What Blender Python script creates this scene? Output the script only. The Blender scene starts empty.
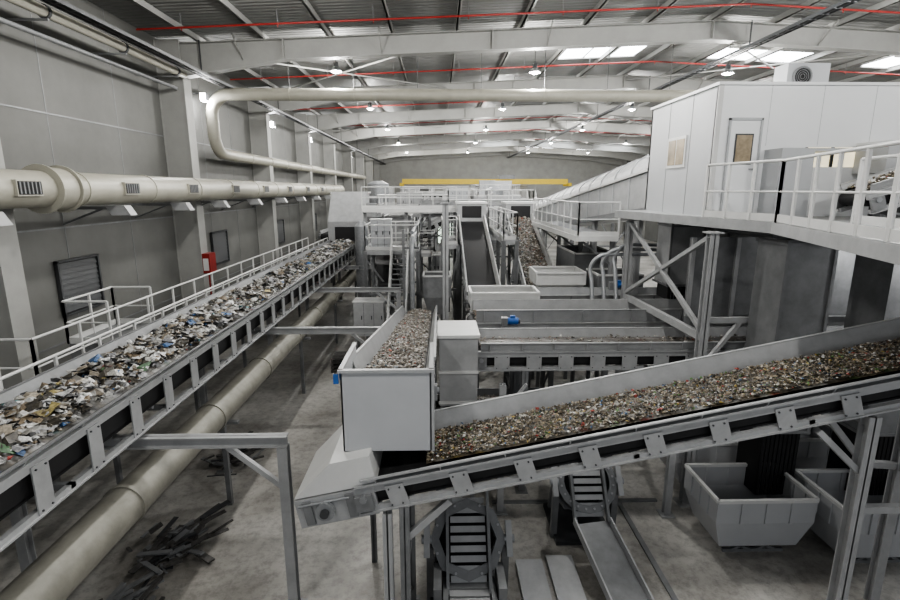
import bpy, math, random
from mathutils import Vector, noise
V=Vector
random.seed(7)
Zup=V((0,0,1))
# ---------------------------------------------------------------- materials
MATS={}
def mat(name,col,rough=.6,metal=0.,var=.12,scale=3.,bump=0.,emit=0.,dirt=None,stretch=None):
    m=bpy.data.materials.new(name); m.use_nodes=True
    nt=m.node_tree; b=nt.nodes['Principled BSDF']
    b.inputs['Roughness'].default_value=rough; b.inputs['Metallic'].default_value=metal
    tc=nt.nodes.new('ShaderNodeTexCoord'); src=tc.outputs['Object']
    if stretch:
        mp=nt.nodes.new('ShaderNodeMapping'); mp.inputs['Scale'].default_value=stretch
        nt.links.new(src,mp.inputs['Vector']); src=mp.outputs['Vector']
    n=nt.nodes.new('ShaderNodeTexNoise'); n.inputs['Scale'].default_value=scale; n.inputs['Detail'].default_value=6; n.inputs['Roughness'].default_value=.65
    nt.links.new(src,n.inputs['Vector'])
    r=nt.nodes.new('ShaderNodeValToRGB')
    d=dirt if dirt else tuple(c*(1-var*2) for c in col)
    r.color_ramp.elements[0].position=.3; r.color_ramp.elements[0].color=(*d,1)
    r.color_ramp.elements[1].position=.62; r.color_ramp.elements[1].color=(*col,1)
    nt.links.new(n.outputs['Fac'],r.inputs['Fac']); nt.links.new(r.outputs['Color'],b.inputs['Base Color'])
    if bump:
        bp=nt.nodes.new('ShaderNodeBump'); bp.inputs['Strength'].default_value=bump; bp.inputs['Distance'].default_value=.02
        nt.links.new(n.outputs['Fac'],bp.inputs['Height']); nt.links.new(bp.outputs['Normal'],b.inputs['Normal'])
    if emit:
        b.inputs['Emission Color'].default_value=(*col,1); b.inputs['Emission Strength'].default_value=emit
    MATS[name]=m; return m
mat('steel_light',(.41,.415,.42),.42,.12,.10,3)
mat('steel_white',(.65,.65,.64),.40,0,.05,2)
mat('steel_mid',(.225,.23,.235),.45,.15,.12,4)
mat('steel_dark',(.075,.078,.082),.5,.25,.15,4)
mat('galv',(.32,.33,.34),.38,.4,.12,9)
mat('rubber',(.013,.013,.014),.6,0,.1,8)
mat('duct_beige',(.41,.395,.335),.42,.05,.07,2)
mat('pipe_dusty',(.31,.30,.26),.5,.05,.16,2.5)
mat('frame_grey',(.335,.335,.32),.55,0,.06,1.5)
mat('cabin_white',(.80,.81,.82),.35,0,.02,1)
mat('cabin_grey',(.46,.47,.485),.4,0,.04,1)
mat('red',(.26,.018,.014),.45,0,.1,5)
mat('yellow',(.66,.48,.04),.45,0,.05,3)
mat('blue',(.03,.13,.42),.4,0,.05,3)
mat('glass_dark',(.045,.048,.052),.55,0,.1,1)
mat('glass_warm',(.42,.34,.23),.2,0,.3,2)
mat('office_light',(.95,.85,.6),.3,0,.1,2,emit=1.2)
mat('window_glow',(.8,.95,.8),.3,0,0,1,emit=1.8)
mat('skylight',(.92,.96,1.),.3,0,0,1,emit=11)
mat('lamp_glow',(1,.98,.94),.3,0,0,1,emit=45)
mat('fill_tube_glow',(1,.99,.96),.3,0,0,1,emit=14)  # glow of the fill tubes added under the deck
mat('black',(.012,.012,.013),.55,0,.1,5)
mat('scrap',(.12,.115,.11),.55,.3,.3,9)
def bandmat(name,col,axis,freq,rough=.6,strength=.5,seam=None,var=.1):
    m=mat(name,col,rough,0,var,.7); nt=m.node_tree; b=nt.nodes['Principled BSDF']
    tc=nt.nodes.new('ShaderNodeTexCoord'); w=nt.nodes.new('ShaderNodeTexWave')
    w.bands_direction=axis; w.inputs['Scale'].default_value=freq
    nt.links.new(tc.outputs['Object'],w.inputs['Vector'])
    bp=nt.nodes.new('ShaderNodeBump'); bp.inputs['Strength'].default_value=strength; bp.inputs['Distance'].default_value=.05
    nt.links.new(w.outputs['Fac'],bp.inputs['Height']); nt.links.new(bp.outputs['Normal'],b.inputs['Normal'])
    return m
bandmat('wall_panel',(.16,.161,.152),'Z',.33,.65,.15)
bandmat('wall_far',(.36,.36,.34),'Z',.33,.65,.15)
bandmat('roof_sheet',(.215,.217,.21),'Y',1.2,.6,.7)
def floor_mat():
    m=bpy.data.materials.new('concrete_floor'); m.use_nodes=True; nt=m.node_tree; b=nt.nodes['Principled BSDF']
    tc=nt.nodes.new('ShaderNodeTexCoord')
    n1=nt.nodes.new('ShaderNodeTexNoise'); n1.inputs['Scale'].default_value=.35; n1.inputs['Detail'].default_value=8; n1.inputs['Roughness'].default_value=.6
    n2=nt.nodes.new('ShaderNodeTexNoise'); n2.inputs['Scale'].default_value=6; n2.inputs['Detail'].default_value=8; n2.inputs['Roughness'].default_value=.75
    for n in (n1,n2): nt.links.new(tc.outputs['Object'],n.inputs['Vector'])
    r1=nt.nodes.new('ShaderNodeValToRGB'); e=r1.color_ramp.elements
    e[0].position=.38; e[0].color=(.25,.237,.215,1); e[1].position=.6; e[1].color=(.52,.505,.475,1)
    r2=nt.nodes.new('ShaderNodeValToRGB'); e=r2.color_ramp.elements
    e[0].position=.36; e[0].color=(.55,.55,.55,1); e[1].position=.55; e[1].color=(1,1,1,1)
    mx=nt.nodes.new('ShaderNodeMix'); mx.data_type='RGBA'; mx.blend_type='MULTIPLY'; mx.inputs[0].default_value=.75
    nt.links.new(n1.outputs['Fac'],r1.inputs['Fac']); nt.links.new(n2.outputs['Fac'],r2.inputs['Fac'])
    nt.links.new(r1.outputs['Color'],mx.inputs[6]); nt.links.new(r2.outputs['Color'],mx.inputs[7]); nt.links.new(mx.outputs[2],b.inputs['Base Color'])
    b.inputs['Roughness'].default_value=.40
    bp=nt.nodes.new('ShaderNodeBump'); bp.inputs['Strength'].default_value=.15; bp.inputs['Distance'].default_value=.02
    nt.links.new(n2.outputs['Fac'],bp.inputs['Height']); nt.links.new(bp.outputs['Normal'],b.inputs['Normal'])
    MATS['floor']=m
floor_mat()
def waste_mat():
    m=bpy.data.materials.new('mixed_waste'); m.use_nodes=True; nt=m.node_tree; b=nt.nodes['Principled BSDF']
    a=nt.nodes.new('ShaderNodeAttribute'); a.attribute_name='Col'
    n=nt.nodes.new('ShaderNodeTexNoise'); n.inputs['Scale'].default_value=25
    tc=nt.nodes.new('ShaderNodeTexCoord'); nt.links.new(tc.outputs['Object'],n.inputs['Vector'])
    r=nt.nodes.new('ShaderNodeValToRGB'); r.color_ramp.elements[0].position=.35; r.color_ramp.elements[0].color=(.5,.5,.5,1); r.color_ramp.elements[1].position=.6
    mx=nt.nodes.new('ShaderNodeMix'); mx.data_type='RGBA'; mx.blend_type='MULTIPLY'; mx.inputs[0].default_value=1
    nt.links.new(n.outputs['Fac'],r.inputs['Fac']); nt.links.new(a.outputs['Color'],mx.inputs[6]); nt.links.new(r.outputs['Color'],mx.inputs[7])
    nt.links.new(mx.outputs[2],b.inputs['Base Color']); b.inputs['Roughness'].default_value=.4
    MATS['waste']=m
waste_mat()
# ---------------------------------------------------------------- mesh builder
class B:
    def __init__(s): s.v=[];s.f=[];s.m=[];s.sm=[];s.names=[]
    def mi(s,n):
        if n not in s.names: s.names.append(n)
        return s.names.index(n)
    def add(s,vs,fs,m,smooth=False):
        o=len(s.v); k=s.mi(m)
        s.v+= [tuple(p) for p in vs]
        for f in fs: s.f.append(tuple(i+o for i in f)); s.m.append(k); s.sm.append(smooth)
    def hexa(s,c,m):
        s.add(c,[(0,3,2,1),(4,5,6,7),(0,1,5,4),(1,2,6,5),(2,3,7,6),(3,0,4,7)],m)
    def box(s,x0,y0,z0,x1,y1,z1,m):
        s.hexa([(x0,y0,z0),(x1,y0,z0),(x1,y1,z0),(x0,y1,z0),(x0,y0,z1),(x1,y0,z1),(x1,y1,z1),(x0,y1,z1)],m)
    def bar(s,p,q,w,h,m,up=Zup):
        p=V(p);q=V(q);d=(q-p).normalized()
        if abs(d.dot(up))>.98: up=V((0,1,0))
        a=d.cross(up).normalized()*w/2; c=a.cross(d).normalized()*h/2
        s.hexa([p-a-c,p+a-c,q+a-c,q-a-c,p-a+c,p+a+c,q+a+c,q-a+c],m)
    def ibar(s,p,q,w,h,m,t=.02,up=Zup):
        p=V(p);q=V(q);d=(q-p).normalized()
        u=up if abs(d.dot(up))<.98 else V((0,1,0))
        a=d.cross(u).normalized(); c=a.cross(d).normalized()
        s.bar(p,q,t,h,m,u)
        for k in (-1,1): s.bar(p+c*k*(h/2-t/2),q+c*k*(h/2-t/2),w,t,m,u)
    def tube(s,p,q,r,m,n=10,r2=None,cap=True):
        p=V(p);q=V(q);d=(q-p).normalized(); u=Zup if abs(d.z)<.95 else V((1,0,0))
        a=d.cross(u).normalized(); c=a.cross(d); r2=r if r2 is None else r2
        vs=[]
        for k in range(n):
            t=2*math.pi*k/n; vs.append(p+(a*math.cos(t)+c*math.sin(t))*r)
        for k in range(n):
            t=2*math.pi*k/n; vs.append(q+(a*math.cos(t)+c*math.sin(t))*r2)
        s.add(vs,[(k,(k+1)%n,n+(k+1)%n,n+k) for k in range(n)],m,True)
        if cap: s.add(vs,[tuple(range(n-1,-1,-1)),tuple(range(n,2*n))],m)
    def path(s,pts,r,m,n=12):
        pts=[V(p) for p in pts]; d0=(pts[1]-pts[0]).normalized()
        u=Zup if abs(d0.z)<.9 else V((1,0,0)); a=d0.cross(u).normalized(); vs=[]
        for i,p in enumerate(pts):
            d=(pts[min(i+1,len(pts)-1)]-pts[max(i-1,0)]).normalized()
            a=(a-d*a.dot(d)).normalized(); c=d.cross(a)
            for k in range(n):
                t=2*math.pi*k/n; vs.append(p+(a*math.cos(t)+c*math.sin(t))*r)
        L=len(pts)
        s.add(vs,[(i*n+k,(i+1)*n+k,(i+1)*n+(k+1)%n,i*n+(k+1)%n) for i in range(L-1) for k in range(n)],m,True)
        s.add(vs[:n],[tuple(range(n))],m); s.add(vs[-n:],[tuple(range(n))],m)
    def prism(s,pts,off,m):
        n=len(pts); pts=[V(p) for p in pts]; off=V(off)
        s.add(pts+[p+off for p in pts],[tuple(range(n-1,-1,-1)),tuple(range(n,2*n))]+[(k,(k+1)%n,n+(k+1)%n,n+k) for k in range(n)],m)
    def railing(s,pts,h=1.1,sp=1.2,m='steel_white',r=.024,toe=True,mids=(.5,)):
        pts=[V(p) for p in pts]
        for a,b in zip(pts,pts[1:]):
            L=(b-a).length; n=max(1,round(L/sp))
            for i in range(n+1):
                p=a.lerp(b,i/n); s.bar(p,p+Zup*h,.045,.045,m)
            s.tube(a+Zup*h,b+Zup*h,r*1.15,m,8)
            for q in mids: s.tube(a+Zup*h*q,b+Zup*h*q,r*.85,m,6)
            if toe: s.bar(a+Zup*.08,b+Zup*.08,.012,.14,m)
    def ring(s,c,ax,r0,r1,th,m,n=24,a0=0,a1=360):
        c=V(c);ax=V(ax).normalized(); u=Zup if abs(ax.z)<.9 else V((1,0,0)); a=ax.cross(u).normalized(); b=a.cross(ax)
        for k in range(n):
            t0=math.radians(a0+(a1-a0)*k/n); t1=math.radians(a0+(a1-a0)*(k+1)/n)
            P=[]
            for o in (-th/2,th/2):
                for (t,r) in ((t0,r0),(t1,r0),(t1,r1),(t0,r1)): P.append(c+ax*o+(a*math.cos(t)+b*math.sin(t))*r)
            s.hexa(P,m)
    def build(s,name,parent=None):
        xs=[p[0] for p in s.v];ys=[p[1] for p in s.v];zs=[p[2] for p in s.v]
        o=V(((min(xs)+max(xs))/2,(min(ys)+max(ys))/2,min(zs)))
        me=bpy.data.meshes.new(name); me.from_pydata([tuple(V(p)-o) for p in s.v],[],s.f)
        for n in s.names: me.materials.append(MATS[n])
        me.polygons.foreach_set('material_index',s.m); me.polygons.foreach_set('use_smooth',s.sm); me.update()
        ob=bpy.data.objects.new(name,me); bpy.context.collection.objects.link(ob)
        if parent: ob.parent=parent; ob.location=o-parent.location
        else: ob.location=o
        return ob
# ---------------------------------------------------------------- waste
PAL_BIG=[((.48,.47,.44),8),((.80,.80,.79),9),((.24,.19,.13),5),((.09,.08,.065),9),((.34,.30,.24),5),((.02,.02,.022),6),((.08,.18,.38),.7),((.10,.26,.28),.4),((.36,.06,.05),.3),((.10,.20,.10),.3),((.48,.40,.18),.4),((.36,.36,.37),7)]
PAL_SM=[((.28,.23,.16),7),((.13,.105,.07),9),((.52,.50,.45),4),((.36,.30,.21),6),((.045,.038,.03),5),((.70,.69,.66),2.2),((.08,.16,.30),.6),((.36,.06,.04),.9),((.12,.24,.07),1.3),((.45,.33,.08),.7)]
PAL_GR=[((.38,.35,.30),8),((.24,.20,.16),7),((.58,.56,.53),4.5),((.11,.095,.075),5),((.30,.08,.05),.7),((.16,.22,.26),.5)]
def pick(pal):
    t=random.random()*sum(w for _,w in pal)
    for c,w in pal:
        t-=w
        if t<=0: break
    k=random.uniform(.7,1.15); return (min(1,c[0]*k),min(1,c[1]*k),min(1,c[2]*k),1)
def waste(name,parent,pt,L,w,h,n,size,pal,bias=1.,flip=False,a0=0.,vary=.3,side=0.,big=0):
    vs=[];fs=[];cs=[]
    na=max(8,int(L/.12)); nb=12
    def surf(a,b):
        x=b/(w/2); e=max(0,1-x*x)**.6
        q=noise.noise(V((a*.9,b*1.3,n*.1)))*vary+noise.noise(V((a*4,b*4,3.)))*vary*.35
        return .015+h*e*(1+q*1.6)+side*abs(x)**3
    for i in range(na+1):
        for j in range(nb+1):
            a=a0+(L-a0)*i/na; b=-w/2+w*j/nb
            vs.append(tuple(pt(a,b,surf(a,b)))); c=pick(pal); cs.append((c[0]*.35,c[1]*.35,c[2]*.35,1))
    for i in range(na):
        for j in range(nb): k=i*(nb+1)+j; fs.append((k,k+nb+1,k+nb+2,k+1))
    X=(pt(1,0,0)-pt(0,0,0));Y=(pt(0,1,0)-pt(0,0,0));Z=(pt(0,0,1)-pt(0,0,0))
    for i in range(n+big):
        t=random.random()**bias; t=1-t if flip else t
        a=a0+(L-a0)*t; b=random.uniform(-.47,.47)*w
        sz=size*random.choice((.5,.7,.8,1,1.3,1.9))*random.uniform(.7,1.2)
        if i>=n: sz=size*random.uniform(2.2,3.8); b*=.85
        p=pt(a,b,surf(a,b)+random.uniform(0,min(sz,.1)*.5))
        th=random.uniform(0,6.28); e1=(X*math.cos(th)+Y*math.sin(th)+Z*random.uniform(-.5,.5)).normalized()
        e2=(Z.cross(e1)+Z*random.uniform(-.4,.4)).normalized(); e3=e1.cross(e2)
        c=pick(pal); o=len(vs); r=random.uniform
        if i>=n or random.random()<.55:
            m_=5+int(r(0,3)); P=[p+e3*sz*r(.05,.25)]
            for k in range(m_):
                an=6.283*k/m_; rr=sz*r(.28,.6); P.append(p+e1*math.cos(an)*rr+e2*math.sin(an)*rr*.8+e3*sz*r(-.2,.2))
            F=[(0,1+k,1+(k+1)%m_) for k in range(m_)]
        else:
            u,v_,w_=sz*r(.25,.5),sz*r(.15,.4),sz*r(.12,.3)
            P=[p+e1*u,p+e2*v_,p-e1*u,p-e2*v_,p+e3*w_+e1*r(-.1,.1)*sz,p-e3*w_]
            F=[(0,1,4),(1,2,4),(2,3,4),(3,0,4),(1,0,5),(2,1,5),(3,2,5),(0,3,5)]
        vs+=[tuple(x) for x in P]; cs+=[c]*len(P); fs+=[tuple(x+o for x in f) for f in F]
    me=bpy.data.meshes.new(name); me.from_pydata([tuple(V(q)-parent.location) for q in vs],[],fs)
    at=me.color_attributes.new('Col','FLOAT_COLOR','POINT'); at.data.foreach_set('color',[x for c in cs for x in c])
    me.materials.append(MATS['waste']); ob=bpy.data.objects.new(name,me); bpy.context.collection.objects.link(ob); ob.parent=parent
    return ob
# ---------------------------------------------------------------- conveyors
def conveyor(p0,p1,w,wall=.25,depth=.55,gus=1.,legs=(),wst=None,legmat='steel_mid',walls=(1,1),name='belt_conveyor',zf=0.,gw=.3,lean=.06,extra=None,chord='steel_light',wallm='steel_light',wallf=None,wfac=.97,tilt=0.):
    p0=V(p0);p1=V(p1); d=(p1-p0).normalized(); L=(p1-p0).length; s=d.cross(Zup).normalized(); n=s.cross(d)
    def pt(a,b,c): return p0+d*a+s*b+n*c
    m=B()
    def ob(a0,a1,b0,b1,c0,c1,k): m.hexa([pt(a0,b0,c0),pt(a1,b0,c0),pt(a1,b1,c0),pt(a0,b1,c0),pt(a0,b0,c1),pt(a1,b0,c1),pt(a1,b1,c1),pt(a0,b1,c1)],k)
    h=w/2; rb=-min(.42,depth-.12)
    ob(0,L,-h,h,-.02,0,'rubber'); ob(0,L,-h-.02,h+.02,rb,rb+.015,'rubber')
    for a in (0,L): m.tube(pt(a,-h,rb/2),pt(a,h,rb/2),-rb/2,'rubber',18)
    for a in (0,L):
        for k in (-1,1):
            m.tube(pt(a,k*(h+.02),rb/2),pt(a,k*(h+.22),rb/2),.05,'galv',10)
            c=k*(h+.16); ob(a-.12,a+.12,c-.03,c+.03,-.32,-.1,'steel_mid')
    a=.5
    while a<L-.3:
        m.tube(pt(a,-h,-.09),pt(a,h,-.09),.06,'steel_mid',8); a+=1.2
    a=1.
    while a<L-.5:
        m.tube(pt(a,-h,rb-.05),pt(a,h,rb-.05),.045,'steel_mid',8); ob(a+.3,a+.38,-h-.1,h+.1,-depth,-depth+.08,'steel_mid'); a+=2.4
    for k in (-1,1):
        b0,b1=sorted((k*(h+.03),k*(h+.10)))
        ob(-.1,L+.1,b0,b1,-.11,.03,chord); ob(-.1,L+.1,b0,b1,-depth,-depth+.08,chord)
        f0,f1=sorted((k*(h+.10),k*(h+.14))); ob(-.1,L+.1,f0,f1,.0,.03,chord); ob(-.1,L+.1,f0,f1,-depth,-depth+.02,chord)
        g0,g1=sorted((k*(h+.005),k*(h+.02))); ob(0,L,g0,g1,rb-.03,-.1,'rubber')  # added black sheet standing in for return belt and shade in the gap
        a=.3
        while a<L-.3:
            e0=k*(h+.10);e1=k*(h+.12); z0=-depth-.02;z1=-.05
            m.hexa([pt(a+tilt,e0,z0),pt(a+gw+tilt,e0,z0),pt(a+gw+tilt,e1,z0),pt(a+tilt,e1,z0),pt(a,e0,z1),pt(a+gw,e0,z1),pt(a+gw,e1,z1),pt(a,e1,z1)],chord)
            for q in (.05,gw-.05):
                for z in (-.1,-depth+.06):
                    m.tube(pt(a+q,k*(h+.12),z),pt(a+q,k*(h+.135),z),.013,'steel_dark',6)
            a+=gus
        wk=walls[0 if k<0 else 1]
        if wk:
            hw=wall*wk; wm=wallm if (k<0 or not wallf) else wallf
            q0=k*(h+.0);q1=k*(h+lean); t=k*.015
            m.hexa([pt(0,q0,.0),pt(L,q0,.0),pt(L,q0+t,0),pt(0,q0+t,0),pt(0,q1,hw),pt(L,q1,hw),pt(L,q1+t,hw),pt(0,q1+t,hw)],wm)
            l0,l1=sorted((q1,q1+k*.05)); ob(0,L,l0,l1,hw,hw+.02,wallm)
            a=.2
            while a<L:
                m.hexa([pt(a,q0+t,0),pt(a+.02,q0+t,0),pt(a+.02,q0+t+k*.08,0),pt(a,q0+t+k*.08,0),pt(a,q1+t,hw),pt(a+.02,q1+t,hw),pt(a+.02,q1+t+k*.04,hw),pt(a,q1+t+k*.04,hw)],chord); a+=gus
    for a in legs:
        for k in (-1,1):
            q=pt(a,k*(h+.07),-depth); m.ibar((q.x,q.y,zf),q,.14,.14,legmat,.015)
            m.box(q.x-.14,q.y-.14,zf,q.x+.14,q.y+.14,zf+.02,legmat)
        q0=pt(a,-h-.07,-depth);q1=pt(a,h+.07,-depth); m.bar(q0-Zup*.06,q1-Zup*.06,.12,.12,legmat)
        z=q0.z-zf
        m.bar((q0.x,q0.y,zf+z*.55),(q1.x,q1.y,zf+z*.55),.08,.08,legmat); m.bar((q0.x,q0.y,zf+z*.1),(q1.x,q1.y,zf+z*.52),.06,.06,legmat)
    if extra: extra(m,pt,ob)
    o=m.build(name)
    if wst: waste('waste_load',o,pt,L,w*wfac,**wst)
    return o
# ---------------------------------------------------------------- hall shell
X0,X1,Y0,Y1=-10,30,-4,85; EZ=12.3; SL=.045; XA=10
def roofz(x): return EZ+SL*(x-X0) if x<XA else EZ+SL*(XA-X0)-SL*(x-XA)
b=B(); b.box(X0,Y0,-.3,X1,Y1,0,'floor'); b.build('floor')
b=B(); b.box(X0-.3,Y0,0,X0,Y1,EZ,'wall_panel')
for y in range(-4,85,3): b.box(X0,y-.012,0,X0+.008,y+.012,EZ,'steel_mid')
for z in (3.0,6.0,8.9): b.box(X0,Y0,z,X0+.02,Y1,z+.04,'steel_mid')
b.build('wall_left')
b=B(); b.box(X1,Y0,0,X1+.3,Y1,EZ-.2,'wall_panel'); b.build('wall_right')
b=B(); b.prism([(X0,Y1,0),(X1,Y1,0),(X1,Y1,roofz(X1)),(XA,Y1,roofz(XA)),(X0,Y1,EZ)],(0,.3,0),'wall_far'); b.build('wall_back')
b=B()
b.prism([(X0-.3,Y0,EZ),(XA,Y0,roofz(XA)),(XA,Y0,roofz(XA)+.15),(X0-.3,Y0,EZ+.15)],(0,Y1-Y0+.3,0),'roof_sheet')
b.prism([(XA,Y0,roofz(XA)),(X1+.3,Y0,roofz(X1)),(X1+.3,Y0,roofz(X1)+.15),(XA,Y0,roofz(XA)+.15)],(0,Y1-Y0+.3,0),'roof_sheet')
b.build('ceiling')
b=B()
x=-8.5
while x<29:
    z=roofz(x)
    b.box(x-.03,Y0,z-.22,x+.03,Y1,z-.005,'frame_grey'); b.box(x-.03,Y0,z-.22,x+.08,Y1,z-.2,'frame_grey'); x+=2.3
b.build('roof_purlins')
for (xa,xb) in ((5.6,9.2),(12.6,16.6),(20,24)):
    for yc in (15,24.5,30.5,40,52,64,76):
        b=B()
        for q in range(3):
            u0=xa+(xb-xa)*q/3+.06;u1=xa+(xb-xa)*(q+1)/3-.06
            z0=roofz(u0)-.03; z1=roofz(u1)-.03
            b.hexa([(u0,yc-.9,z0),(u1,yc-.9,z1),(u1,yc+.9,z1),(u0,yc+.9,z0),(u0,yc-.9,z0+.02),(u1,yc-.9,z1+.02),(u1,yc+.9,z1+.02),(u0,yc+.9,z0+.02)],'skylight')
        for y in (yc-.95,yc+.9): b.hexa([(xa,y,roofz(xa)-.08),(xb,y,roofz(xb)-.08),(xb,y+.05,roofz(xb)-.08),(xa,y+.05,roofz(xa)-.08),(xa,y,roofz(xa)),(xb,y,roofz(xb)),(xb,y+.05,roofz(xb)),(xa,y+.05,roofz(xa))],'frame_grey')
        b.build('skylight')
for i in range(9):
    y=11+9*i; b=B()
    b.box(X0,y-.28,0,X0+.04,y+.28,EZ-.1,'frame_grey'); b.box(X0+.86,y-.28,0,X0+.92,y+.28,EZ-1.2,'frame_grey'); b.box(X0+.04,y-.25,0,X0+.86,y-.20,EZ-1.0,'frame_grey')
    b.box(X0+.04,y-.25,EZ-1.0,X0+.86,y-.20,EZ-.1,'frame_grey')
    b.box(X1-.9,y-.28,0,X1,y+.28,EZ-1,'frame_grey')
    def raf(xa,xb,ta,tb):
        za,zb=roofz(xa)-.22,roofz(xb)-.22
        b.hexa([(xa,y-.02,za-ta),(xb,y-.02,zb-tb),(xb,y+.02,zb-tb),(xa,y+.02,za-ta),(xa,y-.02,za),(xb,y-.02,zb),(xb,y+.02,zb),(xa,y+.02,za)],'frame_grey')
        for (o0,o1) in ((0,0),(ta-.03,tb-.03)):
            b.hexa([(xa,y-.2,za-o0-.03),(xb,y-.2,zb-o1-.03),(xb,y+.2,zb-o1-.03),(xa,y+.2,za-o0-.03),(xa,y-.2,za-o0),(xb,y-.2,zb-o1),(xb,y+.2,zb-o1),(xa,y+.2,za-o0)],'frame_grey')
    raf(X0,-5.5,1.25,.7); raf(-5.5,XA,.7,.65); raf(XA,X1-6,.65,.8); raf(X1-6,X1,.8,1.5)
    for xs in (-5.5,2,XA): z=roofz(xs)-.22; b.box(xs-.02,y-.19,z-.66,xs+.02,y+.19,z-.02,'frame_grey')
    for xs in (-7,-2,4,14,19):
        for s_ in (-1,1): b.bar((xs,y,roofz(xs)-.85),(xs,y+s_*.9,roofz(xs)-.22),.04,.04,'frame_grey')
    b.build('steel_portal_frame')
b=B()
for y in (20,38,56):
    b.tube((-9,y,roofz(-9)-.45),(0.5,y+9,roofz(.5)-.45),.035,'frame_grey',6); b.tube((.5,y,roofz(.5)-.45),(-9,y+9,roofz(-9)-.45),.035,'frame_grey',6)
    b.tube((10,y,roofz(10)-.45),(20,y+9,roofz(20)-.45),.035,'frame_grey',6); b.tube((20,y,roofz(20)-.45),(10,y+9,roofz(10)-.45),.035,'frame_grey',6)
b.build('roof_bracing')
for (x,z) in ((-8.4,11.0),(11.3,12.0)):
    b=B()
    for q in (-.15,.15): b.box(x+q-.015,Y0,z,x+q+.015,Y1-.1,z+.09,'steel_dark')
    y=Y0
    while y<Y1-.2: b.box(x-.15,y,z,x+.15,y+.03,z+.02,'steel_dark'); y+=.5
    for yy in range(11,84,9): b.box(x-.02,yy-.3,z+.05,x+.02,yy-.27,roofz(x)-.2,'steel_dark')
    b.path([(x,Y0,z+.05),(x,Y1-.1,z+.05)],.06,'black',8)
    b.build('cable_tray')
for y in (17.6,25,34,43,52,61):
    b=B(); b.tube((-9.4,y,roofz(-9.4)-.42),(10,y,roofz(10)-.42),.032,'red',8); b.tube((10,y,roofz(10)-.42),(29,y,roofz(29)-.42),.032,'red',8)
    x=-8
    while x<28: b.tube((x,y,roofz(x)-.42),(x,y,roofz(x)-.52),.015,'red',6); b.tube((x,y,roofz(x)-.38),(x,y,roofz(x)),.01,'steel_mid',5); x+=3
    b.build('sprinkler_pipe')
def lamp(x,y,z,top,power):
    b=B(); b.tube((x,y,z+.25),(x,y,top),.012,'steel_dark',5); b.tube((x,y,z+.12),(x,y,z+.3),.10,'steel_dark',12)
    b.tube((x,y,z-.05),(x,y,z+.12),.24,'galv',18,r2=.10,cap=False); b.tube((x,y,z-.10),(x,y,z+.0),.10,'lamp_glow',14,r2=.17)
    o=b.build('high_bay_lamp')
    l=bpy.data.lights.new('bulb','POINT'); l.energy=power; l.shadow_soft_size=.2; l.color=(1,.985,.95)
    lo=bpy.data.objects.new('bulb',l); bpy.context.collection.objects.link(lo); lo.parent=o; lo.location=V((x,y,z-.4))-o.location
for x in (-4.1,4,12,20):
    for y in (3,13,22.3,33,44,56,70): lamp(x,y,11.9 if y!=22.3 else 11.75,roofz(x),(860 if x<15 else 540)*(1.2 if y>40 else 1))
for y in (22.3,31,40,58):
    b=B(); b.box(-9.95,y-.08,10.8,-9.5,y-.03,10.85,'steel_dark'); b.box(-9.6,y-.2,10.55,-9.35,y+.2,10.85,'steel_dark'); b.box(-9.58,y-.18,10.53,-9.37,y+.18,10.55,'lamp_glow'); b.box(-9.58,y-.21,10.58,-9.37,y-.2,10.82,'lamp_glow')
    o=b.build('wall_flood_lamp'); l=bpy.data.lights.new('bulb','POINT'); l.energy=260; l.shadow_soft_size=.12
    lo=bpy.data.objects.new('bulb',l); bpy.context.collection.objects.link(lo); lo.parent=o; lo.location=V((-9.2,y-.4,10.4))-o.location
for i,(ya,yb) in enumerate(((13.4,15.0),(22.7,24.3),(31.7,33.3),(40.7,42.3))):
    b=B(); b.box(-10,ya,3.75,-9.95,yb,5.15,'black')
    for z in range(9): b.hexa([(-9.95,ya+.06,3.82+z*.145),(-9.9,ya+.06,3.80+z*.145),(-9.9,yb-.06,3.80+z*.145),(-9.95,yb-.06,3.82+z*.145),(-9.95,ya+.06,3.94+z*.145),(-9.94,ya+.06,3.94+z*.145),(-9.94,yb-.06,3.94+z*.145),(-9.95,yb-.06,3.94+z*.145)],'glass_dark')
    for y in (ya-.03,yb-.03): b.box(-9.97,y,3.72,-9.88,y+.06,5.18,'steel_dark')
    for z in (3.70,5.13): b.box(-9.97,ya-.03,z,-9.88,yb+.03,z+.06,'steel_dark')
    b.build('window_%d'%(i+1))
b=B(); b.box(-9.08,19.75,3.85,-8.8,20.3,4.6,'red'); b.box(-9.05,19.73,3.95,-8.85,19.75,4.42,'steel_white'); b.tube((-8.97,19.97,3.9),(-8.97,19.97,2.0),.03,'red',8); b.build('fire_hose_cabinet')
b=B(); b.box(-1.2,60,0,3.4,64,4.2,'cabin_grey'); b.box(-1.3,59.9,4.2,3.5,64.1,4.35,'cabin_white'); b.box(.0,59.95,.9,2.2,60,3.7,'window_glow')
for x in (0,1.08,2.16): b.box(x-.04,59.9,.9,x+.04,59.97,3.7,'steel_mid')
for z in (.86,2.3,3.66): b.box(-.04,59.9,z,2.24,59.97,z+.08,'steel_mid')
b.build('site_office')
b=B(); b.box(-4.6,68,7.75,17,68.5,8.4,'yellow'); b.box(-4.6,69.4,7.75,17,69.9,8.4,'yellow'); b.box(8,67.8,8.4,10,70.1,8.9,'steel_mid')
for x in (-4.9,17): b.box(x,67.5,7.5,x+.4,70.5,7.9,'yellow'); b.box(x+.05,67.6,0,x+.35,67.9,7.5,'steel_mid')
b.tube((9,69,8),(9,69,5.5),.03,'black',6); b.box(8.8,68.85,5.1,9.2,69.15,5.5,'yellow'); b.build('overhead_crane')
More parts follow.
